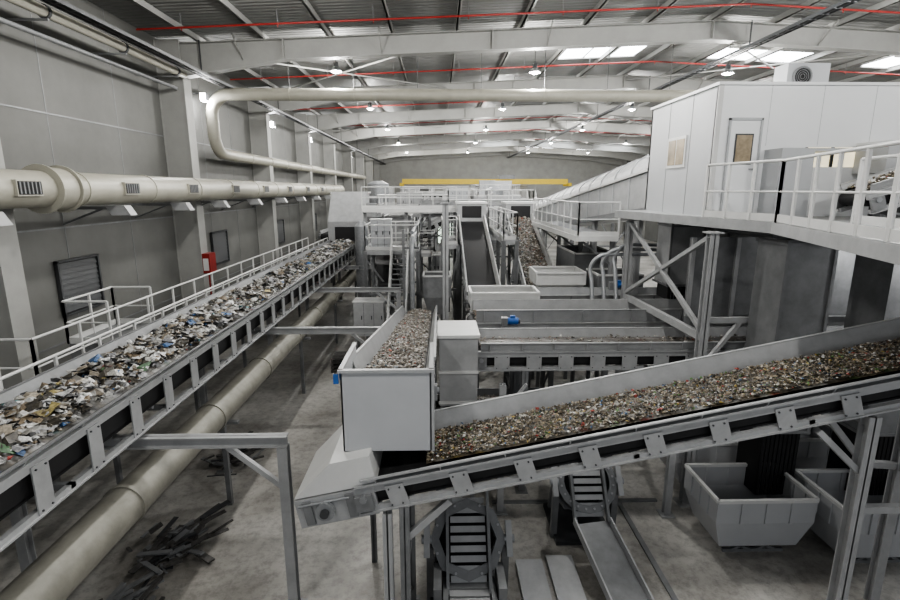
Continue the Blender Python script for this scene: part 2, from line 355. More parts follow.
# ---------------------------------------------------------------- ducts on left
b=B(); R=.385; X=-8.55
b.tube((X,-3.5,7.02),(X,46,7.02),R,'duct_beige',28)
y=-2.
while y<46:
    b.tube((X,y-.03,7.02),(X,y+.03,7.02),R+.02,'duct_beige',28); y+=2.9
b.tube((X,11.5,7.02),(X,12.0,7.02),R+.08,'duct_beige',28); b.ring((X,11.45,7.02),(0,1,0),R,R+.14,.05,'duct_beige',28); b.ring((X,12.05,7.02),(0,1,0),R,R+.14,.05,'duct_beige',28)
for y in (10.6,14.1,17.6,21.3,25,29,33,37):
    b.box(X+.28,y-.33,6.88,X+R+.05,y+.33,7.2,'duct_beige'); b.box(X+R+.05,y-.30,6.91,X+R+.06,y+.30,7.17,'black')
    for q in range(6): b.box(X+R+.055,y-.28+q*.1,6.92,X+R+.075,y-.25+q*.1,7.16,'steel_mid')
for y in (9.8,13.9,17.2,20.2,24,28,32,36,40):
    b.box(-9.95,y-.05,6.5,X+.15,y+.05,6.58,'steel_mid'); b.bar((-9.95,y,6.1),(X-.3,y,6.52),.05,.05,'steel_mid')
    b.prism([(X-.15,y-.15,6.6),(X+.35,y-.15,6.6),(X+.5,y-.15,6.35),(X-.0,y-.15,6.35)],(0,.3,0),'steel_light')
b.build('ventilation_duct')
def arc(c,r,a0,a1,ax,ay,n=7):
    c=V(c);ax=V(ax);ay=V(ay); return [c+ax*r*math.cos(math.radians(a0+(a1-a0)*i/n))+ay*r*math.sin(math.radians(a0+(a1-a0)*i/n)) for i in range(n+1)]
b=B(); y=22.2
P=[(-9.2,66,8.5),(-9.2,24,8.5)]+[tuple(p) for p in arc((-9.2,y+.8,9.3),.8,-90,-180,(0,1,0),(0,0,1))][1:]
P=[V(p) for p in P]+arc((-8.4,y,10.0),.8,180,90,(1,0,0),(0,0,1))[0:]+[V((11.6,y,10.8))]
b.path(P,.24,'duct_beige',20)
x=-6
while x<11.2: b.tube((x-.03,y,10.8),(x+.03,y,10.8),.26,'duct_beige',20); b.tube((x,y,11.04),(x,y,roofz(x)-.2),.012,'steel_dark',5); x+=2.6
for yy in range(26,64,3): b.tube((-9.2,yy-.03,8.5),(-9.2,yy+.03,8.5),.26,'duct_beige',20)
b.build('extraction_duct')
b=B(); b.tube((-9.0,-3,11.0),(-9.0,19.6,11.0),.13,'duct_beige',12); b.tube((-9.3,-3,10.55),(-9.3,19.6,10.55),.06,'steel_mid',8)
for yy in range(-2,20,3): b.tube((-9,yy,11),(-9,yy+.08,11),.16,'steel_dark',12); b.box(-9.95,yy-.03,10.8,-8.9,yy+.03,10.84,'steel_mid')
b.build('wall_pipe')
b=B(); b.tube((-4.75,-1,2.35),(-4.75,33,2.35),.30,'pipe_dusty',24)
for yy in range(1,33,3): b.tube((-4.75,yy-.04,2.35),(-4.75,yy+.04,2.35),.325,'pipe_dusty',24)
for yy in (4,10.5,17,23,29):
    b.bar((-4.75,yy,0),(-4.75,yy,2.0),.1,.1,'steel_mid'); b.box(-5.1,yy-.05,1.98,-4.4,yy+.05,2.05,'steel_mid')
b.build('dust_extraction_pipe')
# ---------------------------------------------------------------- main left conveyor
conveyor((-5.46,2.2,3.97),(-5.46,30,3.97),1.45,wall=.16,depth=.68,gus=.95,gw=.25,walls=(1,.5),lean=.1,chord='steel_light',wallm='steel_mid',wallf='steel_mid',wfac=.94,
  wst=dict(h=.11,n=9500,size=.095,pal=PAL_BIG,bias=1.7,vary=1.1,big=1300))
for (y,x) in ((7.5,-2.4),(14,-1.5),(20,-1.5),(26,-1.5)):
    b=B(); z=3.12
    b.ibar((-6.9,y,z),(x,y,z),.16,.18,'steel_light'); b.ibar((x-.08,y,0),(x-.08,y,z-.1),.16,.16,'steel_light'); b.ibar((-6.8,y,0),(-6.8,y,z-.1),.16,.16,'steel_light')
    b.bar((x-.95,y,z-.1),(x-.08,y,z-.85),.08,.08,'steel_light'); b.box(x-.25,y-.17,0,x+.1,y+.17,.03,'steel_light'); b.box(-6.97,y-.17,0,-6.63,y+.17,.03,'steel_light')
    b.build('support_portal')
b=B()
b.box(-7.6,1.5,3.1,-6.42,30,3.16,'steel_mid'); b.box(-7.62,1.5,3.02,-7.56,30,3.2,'steel_light'); b.box(-6.44,1.5,3.02,-6.4,30,3.2,'steel_light')
b.railing([(-6.45,1.5,3.16),(-6.45,30,3.16)],1.12,1.15); b.railing([(-7.58,1.5,3.16),(-7.58,7.6,3.16)],1.12,1.15); b.railing([(-7.58,9.3,3.16),(-7.58,30,3.16)],1.12,1.3)
b.box(-9.0,7.6,3.1,-7.6,9.3,3.16,'steel_mid'); b.railing([(-7.58,7.6,3.16),(-9,7.6,3.16),(-9,9.3,3.16),(-7.58,9.3,3.16)],1.12,.8)
b.box(-8.6,11.6,3.1,-7.6,13.4,3.5,'steel_mid'); b.railing([(-7.6,11.6,3.5),(-8.6,11.6,3.5),(-8.6,13.4,3.5),(-7.6,13.4,3.5)],1.0,.9)
for yy in range(3,30,4):
    b.bar((-7.5,yy,0),(-7.5,yy,3.1),.1,.1,'steel_mid'); b.bar((-7.5,yy,2.3),(-6.8,yy,3.05),.06,.06,'steel_mid')
b.build('access_walkway')
b=B()
b.prism([(-6.4,30.1,3.2),(-6.4,32.2,3.2),(-6.4,32.8,4.6),(-6.4,32.8,6.9),(-6.4,31.6,6.9),(-6.4,30.1,5.2)],(2.1,0,0),'steel_light')
b.box(-6.5,31.6,6.8,-4.2,32.9,6.9,'steel_white'); b.prism([(-4.3,30.4,4.2),(-4.3,31.2,4.2),(-4.3,32,6.2),(-4.3,31.2,6.2)],(.9,0,0),'steel_mid')
b.box(-6.0,30.05,4.0,-4.7,30.12,4.9,'black')
for x in (-6.3,-4.4):
    for y in (30.6,32.4): b.bar((x,y,0),(x,y,3.2),.16,.16,'steel_mid')
b.build('transfer_hopper')
# ---------------------------------------------------------------- foreground cross conveyor
def exA(m,pt,ob):
    ob(-.95,.15,-.68,.68,-.44,-.02,'steel_light')
    m.prism([pt(-.95,-.66,0),pt(.2,-.66,0),pt(.2,-.66,.42),pt(-.35,-.66,.42)],pt(0,1.32,0)-pt(0,0,0),'steel_white')
    m.tube(pt(-.55,.68,-.22),pt(-.55,.76,-.22),.13,'galv',20); m.tube(pt(-.55,.76,-.22),pt(-.55,.82,-.22),.06,'steel_dark',14)
    for a in (-.85,-.25): ob(a,a+.12,.68,.71,-.4,-.05,'steel_mid')
    m.tube(pt(-.9,.70,-.1),pt(-.2,.70,-.1),.02,'galv',6)
conveyor((-1.05,6.93,3.06),(10.5,6.93,5.41),1.14,wall=.26,depth=.40,gus=.89,gw=.25,walls=(1,.35),lean=.1,legs=(0.5,),chord='steel_light',wallm='steel_light',wallf='steel_mid',extra=exA,wfac=.84,tilt=.05,
  wst=dict(h=.07,n=19000,size=.036,pal=PAL_SM,bias=1.1,a0=.9,vary=.35,side=.03))
b=B()
b.ibar((5.85,6.28,0),(5.85,6.28,4.02),.17,.17,'steel_light'); b.ibar((7.5,7.4,0),(7.5,7.4,4.3),.15,.15,'steel_light')
b.ibar((7.5,6.28,0),(7.5,6.28,4.3),.16,.16,'steel_light'); b.bar((5.85,6.28,2.6),(7.5,6.28,2.6),.1,.1,'steel_light')
b.bar((5.85,6.2,3.94),(5.85,7.6,3.94),.12,.14,'steel_light'); b.bar((7.5,6.28,2.6),(7.5,7.4,2.6),.1,.1,'steel_light')
b.bar((5.85,7.5,3.9),(6.9,7.4,2.65),.09,.09,'steel_light'); b.bar((6.9,7.4,2.65),(7.5,7.4,2.6),.1,.1,'steel_light')
b.bar((5.85,6.28,3.15),(5.15,6.28,3.8),.08,.08,'steel_light')
b.build('trestle_tower')
b=B()
b.bar((-.5,6.3,2.2),(.15,6.3,2.82),.09,.09,'steel_light'); b.ibar((-.72,6.3,0),(-.72,6.3,2.65),.13,.13,'steel_light'); b.ibar((-1.25,8.6,0),(-1.25,8.6,2.9),.1,.1,'steel_mid'); b.bar((-1.25,8.6,2.9),(-.2,8.6,2.9),.1,.1,'steel_mid')
b.build('trestle_brace')
# ---------------------------------------------------------------- central feed conveyor with discharge box
conveyor((-.70,18.7,2.45),(-.70,7.35,4.2),.98,wall=.30,depth=.5,gus=1.1,walls=(1,1),lean=.12,legs=(2.5,6.5),chord='steel_light',wallm='steel_light',
  wst=dict(h=.14,n=9000,size=.045,pal=PAL_GR,bias=1.9,flip=True,vary=.3))
b=B()
x0,x1,ya,yb,za,zb=-1.32,-.1,6.5,7.75,3.46,4.64
b.box(x0,ya,za,x1,ya+.02,zb,'cabin_grey'); b.box(x0,ya,za,x0+.02,yb,zb,'cabin_grey'); b.box(x1-.02,ya,za,x1,yb,zb,'cabin_grey')
b.box(x0-.03,ya-.03,zb-.03,x1+.03,ya+.04,zb+.01,'steel_light'); b.box(x0-.03,ya,zb-.03,x0+.03,yb,zb+.01,'steel_light'); b.box(x1-.03,ya,zb-.03,x1+.03,yb,zb+.01,'steel_light')
b.box(x0+.02,ya+.02,zb-.5,x1-.02,yb-.3,zb-.47,'steel_mid')
b.bar((x1+.02,ya,za),(x1+.02,ya,zb),.04,.04,'steel_light')
b.tube((x0-.02,ya+.35,zb-.15),(x0-.06,ya+.35,zb-.15),.12,'blue',18); b.box(x0-.10,ya+.02,zb-.20,x0-.03,ya+.035,zb-.06,'blue')
b.build('discharge_box')
# ---------------------------------------------------------------- rising conveyors in centre
conveyor((1.78,19.2,2.9),(1.75,27,5.55),1.15,wall=.3,depth=.5,gus=1.2,legs=(2.5,6),wst=None,wallm='steel_white')
conveyor((4.05,19.4,3.1),(4.25,27,5.6),1.15,wall=.3,depth=.5,gus=1.2,legs=(2.5,6),wallm='steel_white',wst=dict(h=.12,n=2600,size=.09,pal=PAL_GR,vary=.3))
for x in (1.75,4.27):
    b=B(); b.prism([(x-.75,26.6,5.2),(x-.75,28.4,4.2),(x-.75,28.4,6.35),(x-.75,26.6,6.35)],(1.5,0,0),'steel_light'); b.box(x-.8,26.55,6.3,x+.8,28.45,6.4,'steel_white'); b.box(x-.5,26.58,5.6,x+.5,26.6,6.2,'black')
    for k in (-.6,.6): b.bar((x+k,28.1,0),(x+k,28.1,4.3),.15,.15,'steel_mid')
    b.build('head_chute')
conveyor((.95,11.45,3.45),(12.5,11.45,3.45),1.0,wall=.22,depth=.42,gus=.72,gw=.34,legs=(1.,),walls=(1,.9),chord='steel_light',wallm='steel_light',wallf='steel_light',wst=dict(h=.06,n=900,size=.06,pal=PAL_GR))
conveyor((1.0,13.6,3.55),(12.5,13.6,3.55),1.1,wall=.36,depth=.5,gus=1.3,legs=(1.,6,),chord='steel_light',wallm='steel_light',wst=dict(h=.10,n=2500,size=.06,pal=PAL_GR,bias=1.4))
conveyor((2.6,16.0,3.5),(11,16.0,3.5),1.1,wall=.3,depth=.5,gus=1.3,legs=(1.,5),chord='steel_mid',wallm='steel_light')
conveyor((.6,12.55,1.5),(5.2,12.55,1.5),.8,wall=.2,depth=.4,gus=.9,legs=(.6,3.8),chord='steel_mid',wallm='steel_mid',wst=dict(h=.08,n=900,size=.05,pal=PAL_GR))
def hopper(x0,x1,y0,y1,z0,z1,m='steel_light',legs=True,taper=.2,name='feed_hopper',split=.45):
    b=B(); zc=z0+(z1-z0)*split; t=taper
    O=[(x0,y0),(x1,y0),(x1,y1),(x0,y1)]; I=[(x0+t,y0+t),(x1-t,y0+t),(x1-t,y1-t),(x0+t,y1-t)]
    for k in range(4):
        a,c=O[k],O[(k+1)%4]; e,f=I[k],I[(k+1)%4]
        b.add([(*a,z1),(*c,z1),(*c,zc),(*a,zc)],[(0,1,2,3)],m); b.add([(*a,zc),(*c,zc),(*f,z0),(*e,z0)],[(0,1,2,3)],m)
        b.bar((*a,z1),(*c,z1),.07,.06,'steel_white'); b.bar((*a,z1),(*a,zc),.05,.05,m)
    b.add([(*p,z0+.3) for p in I],[(0,1,2,3)],'steel_dark')
    b.box(x0+t,y0+t,z0-.03,x1-t,y1-t,z0,m)
    if legs:
        for p in I: b.bar((p[0],p[1],0),(p[0],p[1],z0),.12,.12,'steel_mid')
    return b.build(name)
hopper(.95,2.9,14.3,15.4,3.2,4.1,'steel_white'); hopper(3.35,5.0,17.0,18.4,3.5,4.25,'steel_white')
b=B(); b.box(.02,10.5,2.35,.85,11.7,3.95,'steel_light'); b.box(-.02,10.46,3.9,.89,11.74,3.97,'steel_white')
for z in (2.4,3.1): b.box(.0,10.47,z,.87,10.5,z+.06,'steel_white')
for x in (.1,.77):
    for y in (10.6,11.6): b.bar((x,y,0),(x,y,2.35),.1,.1,'steel_mid')
b.build('drive_housing')
hopper(5.4,6.9,16.8,18.2,3.0,4.2,'steel_mid'); hopper(5.3,6.9,19.5,22.5,2.2,4.6,'steel_mid')
b=B()
for k in range(3):
    b.path([V((4.6+k*.35,14.6,3.2)),V((4.6+k*.35,15,4.4+.15*k))]+arc((5.1+k*.35,15.2,4.6+.15*k),.5,180,90,(1,0,0),(0,0,1))+[V((7.0+k*.35,15.2+.3*k,5.1+.1*k)),V((7.2+k*.35,15.5,4.0))],.06,'galv',10)
b.build('hydraulic_pipes')
def motor(x,y,z,m='blue',s=1.):
    b=B(); b.tube((x,y,z),(x+.45*s,y,z),.14*s,m,16); b.tube((x+.45*s,y,z),(x+.53*s,y,z),.11*s,'steel_dark',16); b.box(x+.12*s,y-.07*s,z+.12*s,x+.32*s,y+.07*s,z+.24*s,m); b.box(x-.25*s,y-.15*s,z-.18*s,x,y+.15*s,z+.16*s,'steel_mid'); b.box(x-.25*s,y-.18*s,z-.22*s,x+.45*s,y+.18*s,z-.17*s,'steel_mid')
    for k in range(6): b.ring((x+(.05+k*.07)*s,y,z),(1,0,0),.14*s,.16*s,.015,m,14)
    b.build('gear_motor')
motor(1.75,12.5,3.75,s=.6); motor(3.0,12.05,1.9,s=.8); motor(5.3,15.0,4.2,s=.6); motor(1.9,11.9,1.7,s=.7)
# ---------------------------------------------------------------- cabin on platform
DZ=6.42
b=B()
deck=[(5.2,15.0),(5.75,11.3),(6.15,9.3),(4.85,5.0),(5.2,3.6),(16,3.6),(16,15.1),(5.2,15.1)]
b.prism([(x,y,DZ-.05) for x,y in deck],(0,0,.05),'steel_light')
for (p,q) in zip(deck[:4],deck[1:5]): b.bar((p[0],p[1],DZ-.10),(q[0],q[1],DZ-.10),.06,.20,'steel_light')
for y in (5.5,7.5,9.5,11.5,13.5,15.0): b.ibar((6.3,y,DZ-.2),(16,y,DZ-.2),.14,.24,'steel_mid')
for x in (7.5,10,13): b.ibar((x,4,DZ-.4),(x,15.0,DZ-.4),.14,.2,'steel_mid')
b.railing([(5.82,11.2,DZ),(6.2,9.3,DZ),(4.92,5.0,DZ)],1.1,.72); b.railing([(7.3,8.9,DZ),(6.6,5.2,DZ)],1.1,.9)
b.build('mezzanine_platform')
def col(x,y,z1,z0=0,m='steel_light',s=.18):
    b=B(); b.ibar((x,y,z0),(x,y,z1),s,s,m); b.box(x-.18,y-.18,z0,x+.18,y+.18,z0+.03,m); b.box(x-.15,y-.15,z1-.03,x+.15,y+.15,z1,m); b.build('steel_column')
col(5.6,10.3,DZ-.25); col(5.5,14.6,DZ-.25); col(9.9,10.4,DZ-.5); col(9.9,14.9,DZ-.5); col(13.2,10.4,DZ-.5); col(.25,17.0,6.6,s=.2)
b=B(); b.bar((5.6,10.3,3.95),(5.5,14.6,3.95),.12,.16,'steel_light'); b.bar((5.6,10.3,4.05),(5.5,14.6,6.1),.09,.09,'steel_light'); b.bar((5.5,14.6,4.05),(5.6,10.3,6.1),.09,.09,'steel_light')
b.build('cross_bracing')
b=B(); b.bar((5.6,10.35,4.3),(9.9,10.45,4.3),.1,.12,'steel_light'); b.bar((5.6,10.35,3.3),(9.9,10.45,3.3),.1,.14,'steel_mid'); b.bar((5.6,10.3,3.2),(6.4,10.35,4.25),.08,.08,'steel_light'); b.build('steel_tie_beam')
b=B(); cx0,cx1,cy0,cy1,cz=6.05,16,11.5,15.0,9.2
b.box(cx0,cy0,DZ,cx0+.08,cy1,cz,'cabin_grey'); b.box(cx0,cy1-.08,DZ,cx1,cy1,cz,'cabin_grey'); b.box(cx1-.08,cy0,DZ,cx1,cy1,cz,'cabin_white'); b.box(cx0-.04,cy0-.05,cz,cx1,cy1+.05,cz+.06,'cabin_white')
b.box(cx0,cy0,DZ,6.33,cy0+.08,cz,'cabin_white'); b.box(6.33,cy0,8.52,7.07,cy0+.08,cz,'cabin_white'); b.box(7.07,cy0,DZ,8.1,cy0+.08,cz,'cabin_white')
b.box(8.1,cy0,7.92,cx1,cy0+.08,cz,'cabin_white'); b.box(8.1,cy0,DZ,cx1,cy0+.08,7.5,'cabin_white'); b.box(9.9,cy0,7.5,cx1,cy0+.08,7.92,'cabin_white')
b.box(8.1,cy0+.03,7.5,9.9,cy0+.05,7.92,'office_light')
for x in (8.1,8.7,9.3,9.84): b.box(x,cy0-.01,7.5,x+.06,cy0+.07,7.92,'steel_dark')
b.box(cx0-.01,cy0-.01,DZ,cx0+.1,cy0+.02,cz,'steel_white')
for y in (12.6,13.8): b.box(cx0-.006,y,DZ,cx0,y+.015,cz,'steel_mid')
b.box(cx0-.03,12.75,7.55,cx0+.01,13.75,8.3,'steel_white'); b.box(cx0-.04,12.82,7.62,cx0-.03,13.22,8.23,'glass_warm'); b.box(cx0-.04,13.28,7.62,cx0-.03,13.68,8.23,'glass_warm')
for k in range(8): x=7.2+k*1.15; b.box(x,cy0-.004,7.95,x+.008,cy0,cz,'cabin_grey')
b.box(7.2,10.9,DZ,7.26,cy0,7.8,'cabin_grey'); b.box(7.2,10.9,7.8,9.0,cy0,7.86,'cabin_grey'); b.box(7.26,10.9,DZ,7.9,10.95,7.8,'cabin_grey')
b.box(9.2,10.6,7.35,12,11.45,7.95,'cabin_grey'); b.box(9.2,10.55,7.95,12,11.45,8.0,'cabin_white')
for x in (9.3,11): b.box(x,10.65,DZ,x+.08,10.75,7.35,'steel_light')
cab=b.build('sorting_cabin')
b=B(); b.box(6.35,cy0-.02,DZ+.02,7.05,cy0+.04,8.5,'cabin_white')
for (u,w_) in ((6.33,6.37),(7.03,7.07)): b.box(u,cy0-.05,DZ,w_,cy0+.02,8.52,'cabin_grey')
b.box(6.33,cy0-.05,8.48,7.07,cy0+.02,8.53,'cabin_grey'); b.box(6.50,cy0-.035,7.55,6.90,cy0-.02,8.2,'steel_dark'); b.box(6.53,cy0-.04,7.58,6.87,cy0-.03,8.17,'glass_warm')
b.tube((6.95,cy0-.02,7.45),(6.95,cy0-.08,7.45),.015,'galv',8); b.tube((6.95,cy0-.08,7.45),(6.84,cy0-.08,7.45),.012,'galv',8); b.build('door_1',cab)
b=B(); b.box(8.2,12.6,9.3,9.2,13.1,9.9,'cabin_grey'); b.ring((8.55,12.59,9.6),(0,1,0),.0,.22,.01,'black',20); b.ring((8.55,12.57,9.6),(0,1,0),.20,.23,.03,'steel_mid',20)
for q in range(4): b.ring((8.55,12.57,9.6),(0,1,0),.05+.045*q,.06+.045*q,.02,'steel_mid',20)
for x in (8.3,9.0): b.box(x,12.6,9.26,x+.08,13.1,9.31,'steel_dark')
b.build('air_conditioning_unit')
conveyor((11.5,9.6,8.1),(8.1,9.9,6.95),.7,wall=.14,depth=.38,gus=.9,legs=(1,3.),zf=DZ,wst=dict(h=.1,n=1200,size=.06,pal=PAL_SM),chord='steel_light',wallm='steel_light')
for (x,y) in ((9.9,8.2),(10.4,11.25)):  # added fill lights, kept out of view, to brighten the area under the deck
    b=B(); b.box(x-.6,y-.05,DZ-.58,x+.6,y+.05,DZ-.52,'steel_white'); b.tube((x-.57,y,DZ-.61),(x+.57,y,DZ-.61),.02,'fill_tube_glow',8)
    for q in (-.5,.5): b.tube((x+q,y,DZ-.52),(x+q,y,DZ-.05),.01,'steel_dark',5)
    o=b.build('added_fill_tube'); l=bpy.data.lights.new('bulb','POINT'); l.energy=90; l.shadow_soft_size=.25
    lo=bpy.data.objects.new('bulb',l); bpy.context.collection.objects.link(lo); lo.parent=o; lo.location=V((x,y,DZ-.9))-o.location
def chute(x,y,w,dp,ztop,zmid,zbot,m='steel_mid'):
    b=B(); h=w/2;k=dp/2
    b.box(x-h,y-k,zmid,x+h,y+k,ztop,m)
    for z in (zmid+.02,ztop-.1): b.box(x-h-.04,y-k-.04,z,x+h+.04,y+k+.04,z+.06,'steel_mid')
    for sx in (-h,h): b.box(x+sx-.03,y-k-.03,zmid,x+sx+.03,y-k,ztop,'steel_mid')
    q=.85; nfl=9
    for i in range(nfl):
        xa=x-h*q+2*h*q*i/nfl; b.box(xa+.01,y-k*q,zbot,xa+2*h*q/nfl-.01,y-k*q+.015,zmid,'black'); b.box(xa+.01,y+k*q-.015,zbot,xa+2*h*q/nfl-.01,y+k*q,zmid,'black')
    b.box(x-h*q,y-k*q+.02,zbot,x-h*q+.015,y+k*q-.02,zmid,'black'); b.box(x+h*q-.015,y-k*q+.02,zbot,x+h*q,y+k*q-.02,zmid,'black')
    b.build('drop_chute')
chute(6.95,9.75,.92,.9,DZ-.33,2.2,.8,'steel_mid'); chute(8.9,9.6,.95,.9,DZ-.33,2.2,.85,'steel_mid'); chute(7.0,14.6,.95,.9,DZ-.33,4.3,3.9,'steel_light'); chute(8.6,14.6,.95,.9,DZ-.33,4.3,3.9,'steel_light')
chute(11,9.6,1.0,.9,DZ-.33,2.2,1.05,'steel_mid')
b=B()
b.box(6.2,12.35,3.9,15.5,12.42,DZ-.55,'steel_mid')
x=6.2
while x<15.5: b.box(x,12.28,3.9,x+.1,12.36,DZ-.55,'steel_light'); x+=1.1
for x in (6.3,9,12,15): b.bar((x,12.4,0),(x,12.4,3.9),.12,.12,'steel_mid')
b.build('bunker_partition')
def skip(x,y,w,dp,h,m='steel_light'):
    b=B(); z0=.22; t=.12
    O=[(x-w/2,y-dp/2),(x+w/2,y-dp/2),(x+w/2,y+dp/2),(x-w/2,y+dp/2)]; I=[(x-w/2+t*1.6,y-dp/2+t),(x+w/2-t*1.6,y-dp/2+t),(x+w/2-t*1.6,y+dp/2-t),(x-w/2+t*1.6,y+dp/2-t)]
    for k in range(4):
        a,c=O[k],O[(k+1)%4];e,f=I[k],I[(k+1)%4]; zc=z0+h*.55
        b.add([(*a,h+z0),(*c,h+z0),(*c,zc),(*a,zc)],[(0,1,2,3)],m); b.add([(*a,zc),(*c,zc),(*f,z0),(*e,z0)],[(0,1,2,3)],m)
        b.bar((*a,h+z0),(*c,h+z0),.07,.06,'steel_white')
        for q in (.25,.5,.75):
            p=V((*a,0)).lerp(V((*c,0)),q); b.bar((p.x,p.y,zc),(p.x,p.y,h+z0),.05,.05,m)
    b.add([(*p,z0) for p in I],[(0,1,2,3)],'steel_mid'); b.add([(*p,z0+.25) for p in I],[(0,1,2,3)],'scrap')
    for k in (-1,1):
        yy=y+k*dp*.3
        for u in (-.45,.05): b.bar((x+u,yy,.03),(x+u+.4,yy,z0),.05,.05,'steel_mid'); b.bar((x+u+.4,yy,.03),(x+u,yy,z0),.05,.05,'steel_mid')
        b.bar((x-.6,yy,.03),(x+.6,yy,.03),.06,.06,'steel_mid')
    o=b.build('waste_skip')
    def pt(a,b_,c): return V((x-w/2+.35+a,y+b_,z0+.3+c))
    waste('waste_load',o,pt,w-.7,dp-.5,h=.1,n=500,size=.07,pal=PAL_GR,vary=.5)
skip(6.2,9.1,1.9,1.3,1.05,'cabin_grey'); skip(8.4,8.75,2.0,1.35,1.08,'cabin_grey'); skip(6.45,11.3,1.9,1.3,1.05,'cabin_grey'); skip(10.9,9.1,2.1,1.4,1.0,'cabin_grey'); skip(8.8,11.5,1.9,1.2,1.0,'cabin_grey')
# ---------------------------------------------------------------- trommel housing
b=B(); sec=[(6.2,0),(6.2,1.1)]+[(7.8-1.6*math.cos(math.radians(a)),1.1+.85*math.sin(math.radians(a))) for a in range(15,180,15)]+[(9.4,1.1),(9.4,0)]
ya,yb,zn,zf_=15.2,35,6.5,4.5
off=V((0,yb-ya,zf_-zn)); b.prism([(x,ya,zn+z) for x,z in sec],off,'steel_light')
for i in range(14):
    t=i/13; p=off*t; o=[V((7.8+(x-7.8)*1.015,ya,zn-.01+z*1.02))+p for x,z in sec]; b.prism(o,(0,.06,0),'cabin_grey')
b.bar((6.15,ya,zn+1.08),(6.15,yb,zf_+1.08),.08,.08,'steel_white')
b.bar((6.25,ya,zn-.1),(6.25,yb,zf_-.1),.16,.2,'steel_mid')
for y in (16,20.5,25,30.5):
    for x in (6.3,9.3): b.ibar((x,y,0),(x,y,zn-.15-(y-ya)*.101),.2,.2,'steel_light')
b.build('trommel_screen')
b=B(); b.box(4.6,16.9,5.45,6.0,25,5.5,'steel_mid'); b.bar((4.6,16.88,5.42),(6.0,16.88,5.42),.05,.18,'steel_white')
b.railing([(6.0,16.9,5.5),(4.65,16.9,5.5),(4.65,25,5.5)],1.1,1.0); b.bar((4.6,16.9,5.42),(4.6,25,5.42),.05,.18,'steel_white')
for y in (17.1,21,24.8): b.ibar((5.9,y,0),(5.9,y,5.45),.16,.16,'steel_light'); b.bar((4.7,y,5.38),(5.9,y,5.38),.1,.14,'steel_mid'); b.bar((4.8,y,5.35),(5.9,y,4.5),.07,.07,'steel_mid')
b.build('catwalk')
# ---------------------------------------------------------------- distant plant
def platform(x0,x1,y0,y1,z,name='steel_platform',rail=(1,1,1,1),m='steel_mid'):
    b=B(); b.box(x0,y0,z-.06,x1,y1,z,'steel_mid')
    P=[(x0,y0,z),(x1,y0,z),(x1,y1,z),(x0,y1,z)]
    for k in range(4):
        a,c=P[k],P[(k+1)%4]; b.bar((a[0],a[1],z-.1),(c[0],c[1],z-.1),.06,.2,'steel_light')
        if rail[k]: b.railing([a,c],1.1,1.2)
        b.ibar((a[0],a[1],0),(a[0],a[1],z-.05),.16,.16,m)
    b.bar((x0,y0,z*.2),(x1,y0,z*.92),.07,.07,m); b.bar((x1,y0,z*.2),(x0,y0,z*.92),.07,.07,m); b.bar((x0,y0,z*.55),(x1,y0,z*.55),.1,.1,m)
    b.build(name)
platform(-3.2,-.9,22.5,25,4.4); platform(-3.6,.6,31,35,5.6); platform(.2,.9,23,26,4.6); platform(-1.6,-.2,28,30,3.6); platform(10,13,33,38,6.2); platform(-3,3.2,42,47,6.0); platform(3.6,8,50,56,6.4); platform(-5.5,-2.6,36,41,5.4); platform(5.0,7.4,38,42,5.2); platform(-4,8,65,67,6.2); platform(2.7,3.25,21,27.5,5.0); platform(.6,5.4,29.2,30.6,5.9)
b=B(); b.box(-4.0,27.4,6.0,1.0,28.2,6.05,'steel_mid'); b.bar((-4,27.4,5.95),(1,27.4,5.95),.06,.2,'steel_white'); b.railing([(-4,27.42,6.05),(1,27.42,6.05)],1.1,1.2)
for x in (-3.9,-1.7,.9): b.ibar((x,27.8,0),(x,27.8,5.95),.18,.18,'steel_light')
b.build('gantry_walkway')
# pipe rack & utility pipes through the middle distance
b=B()
for (z,r) in ((5.15,.10),(5.4,.07),(4.9,.08)): b.tube((-1.0,19.8,z),(-1.0,46,z),r,'galv',10)
for yy in (20,26,32,38,44): b.bar((-1.35,yy,0),(-1.35,yy,5.5),.1,.1,'steel_mid'); b.bar((-1.35,yy,4.78),(-.75,yy,4.78),.08,.08,'steel_mid')
b.path([(-1.0,19.8,5.15),(-1.0,19.5,5.0),(-1.0,19.4,4.6),(-1.0,19.4,0)],.10,'galv',10)
b.build('pipe_rack')
def cabinet(x,y,z,w,d,h,m='steel_light'):
    b=B(); b.box(x,y,z,x+w,y+d,z+h,m); b.box(x-.03,y-.03,z+h,x+w+.03,y+d+.03,z+h+.04,'steel_white')
    for q in range(1,3): b.box(x+w*q/3-.006,y-.006,z+.05,x+w*q/3+.006,y,z+h-.05,'steel_dark')
    for q in range(3): b.box(x+w*(q+.75)/3,y-.03,z+h*.5,x+w*(q+.75)/3+.03,y,z+h*.5+.15,'black')
    if z>0.1:
        for u in (x+.05,x+w-.05): b.bar((u,y+.1,0),(u,y+.1,z),.08,.08,'steel_mid'); b.bar((u,y+d-.1,0),(u,y+d-.1,z),.08,.08,'steel_mid')
    b.build('control_cabinet')
cabinet(3.0,18.9,0,.5,.5,2.0); cabinet(-3.0,23,4.4,.9,.5,1.3,'cabin_grey'); cabinet(-2.6,33,5.6,1.6,.8,1.2); cabinet(.8,44,6,1.8,.9,1.3,'cabin_grey'); cabinet(-3.4,20.0,1.2,1.2,.8,1.4); cabinet(1.2,16.9,2.2,1.4,.9,1.1,'steel_mid'); cabinet(4.2,52,6.4,1.5,1,1.5,'cabin_grey'); cabinet(-.3,24.5,2.6,.5,1.2,1.3)
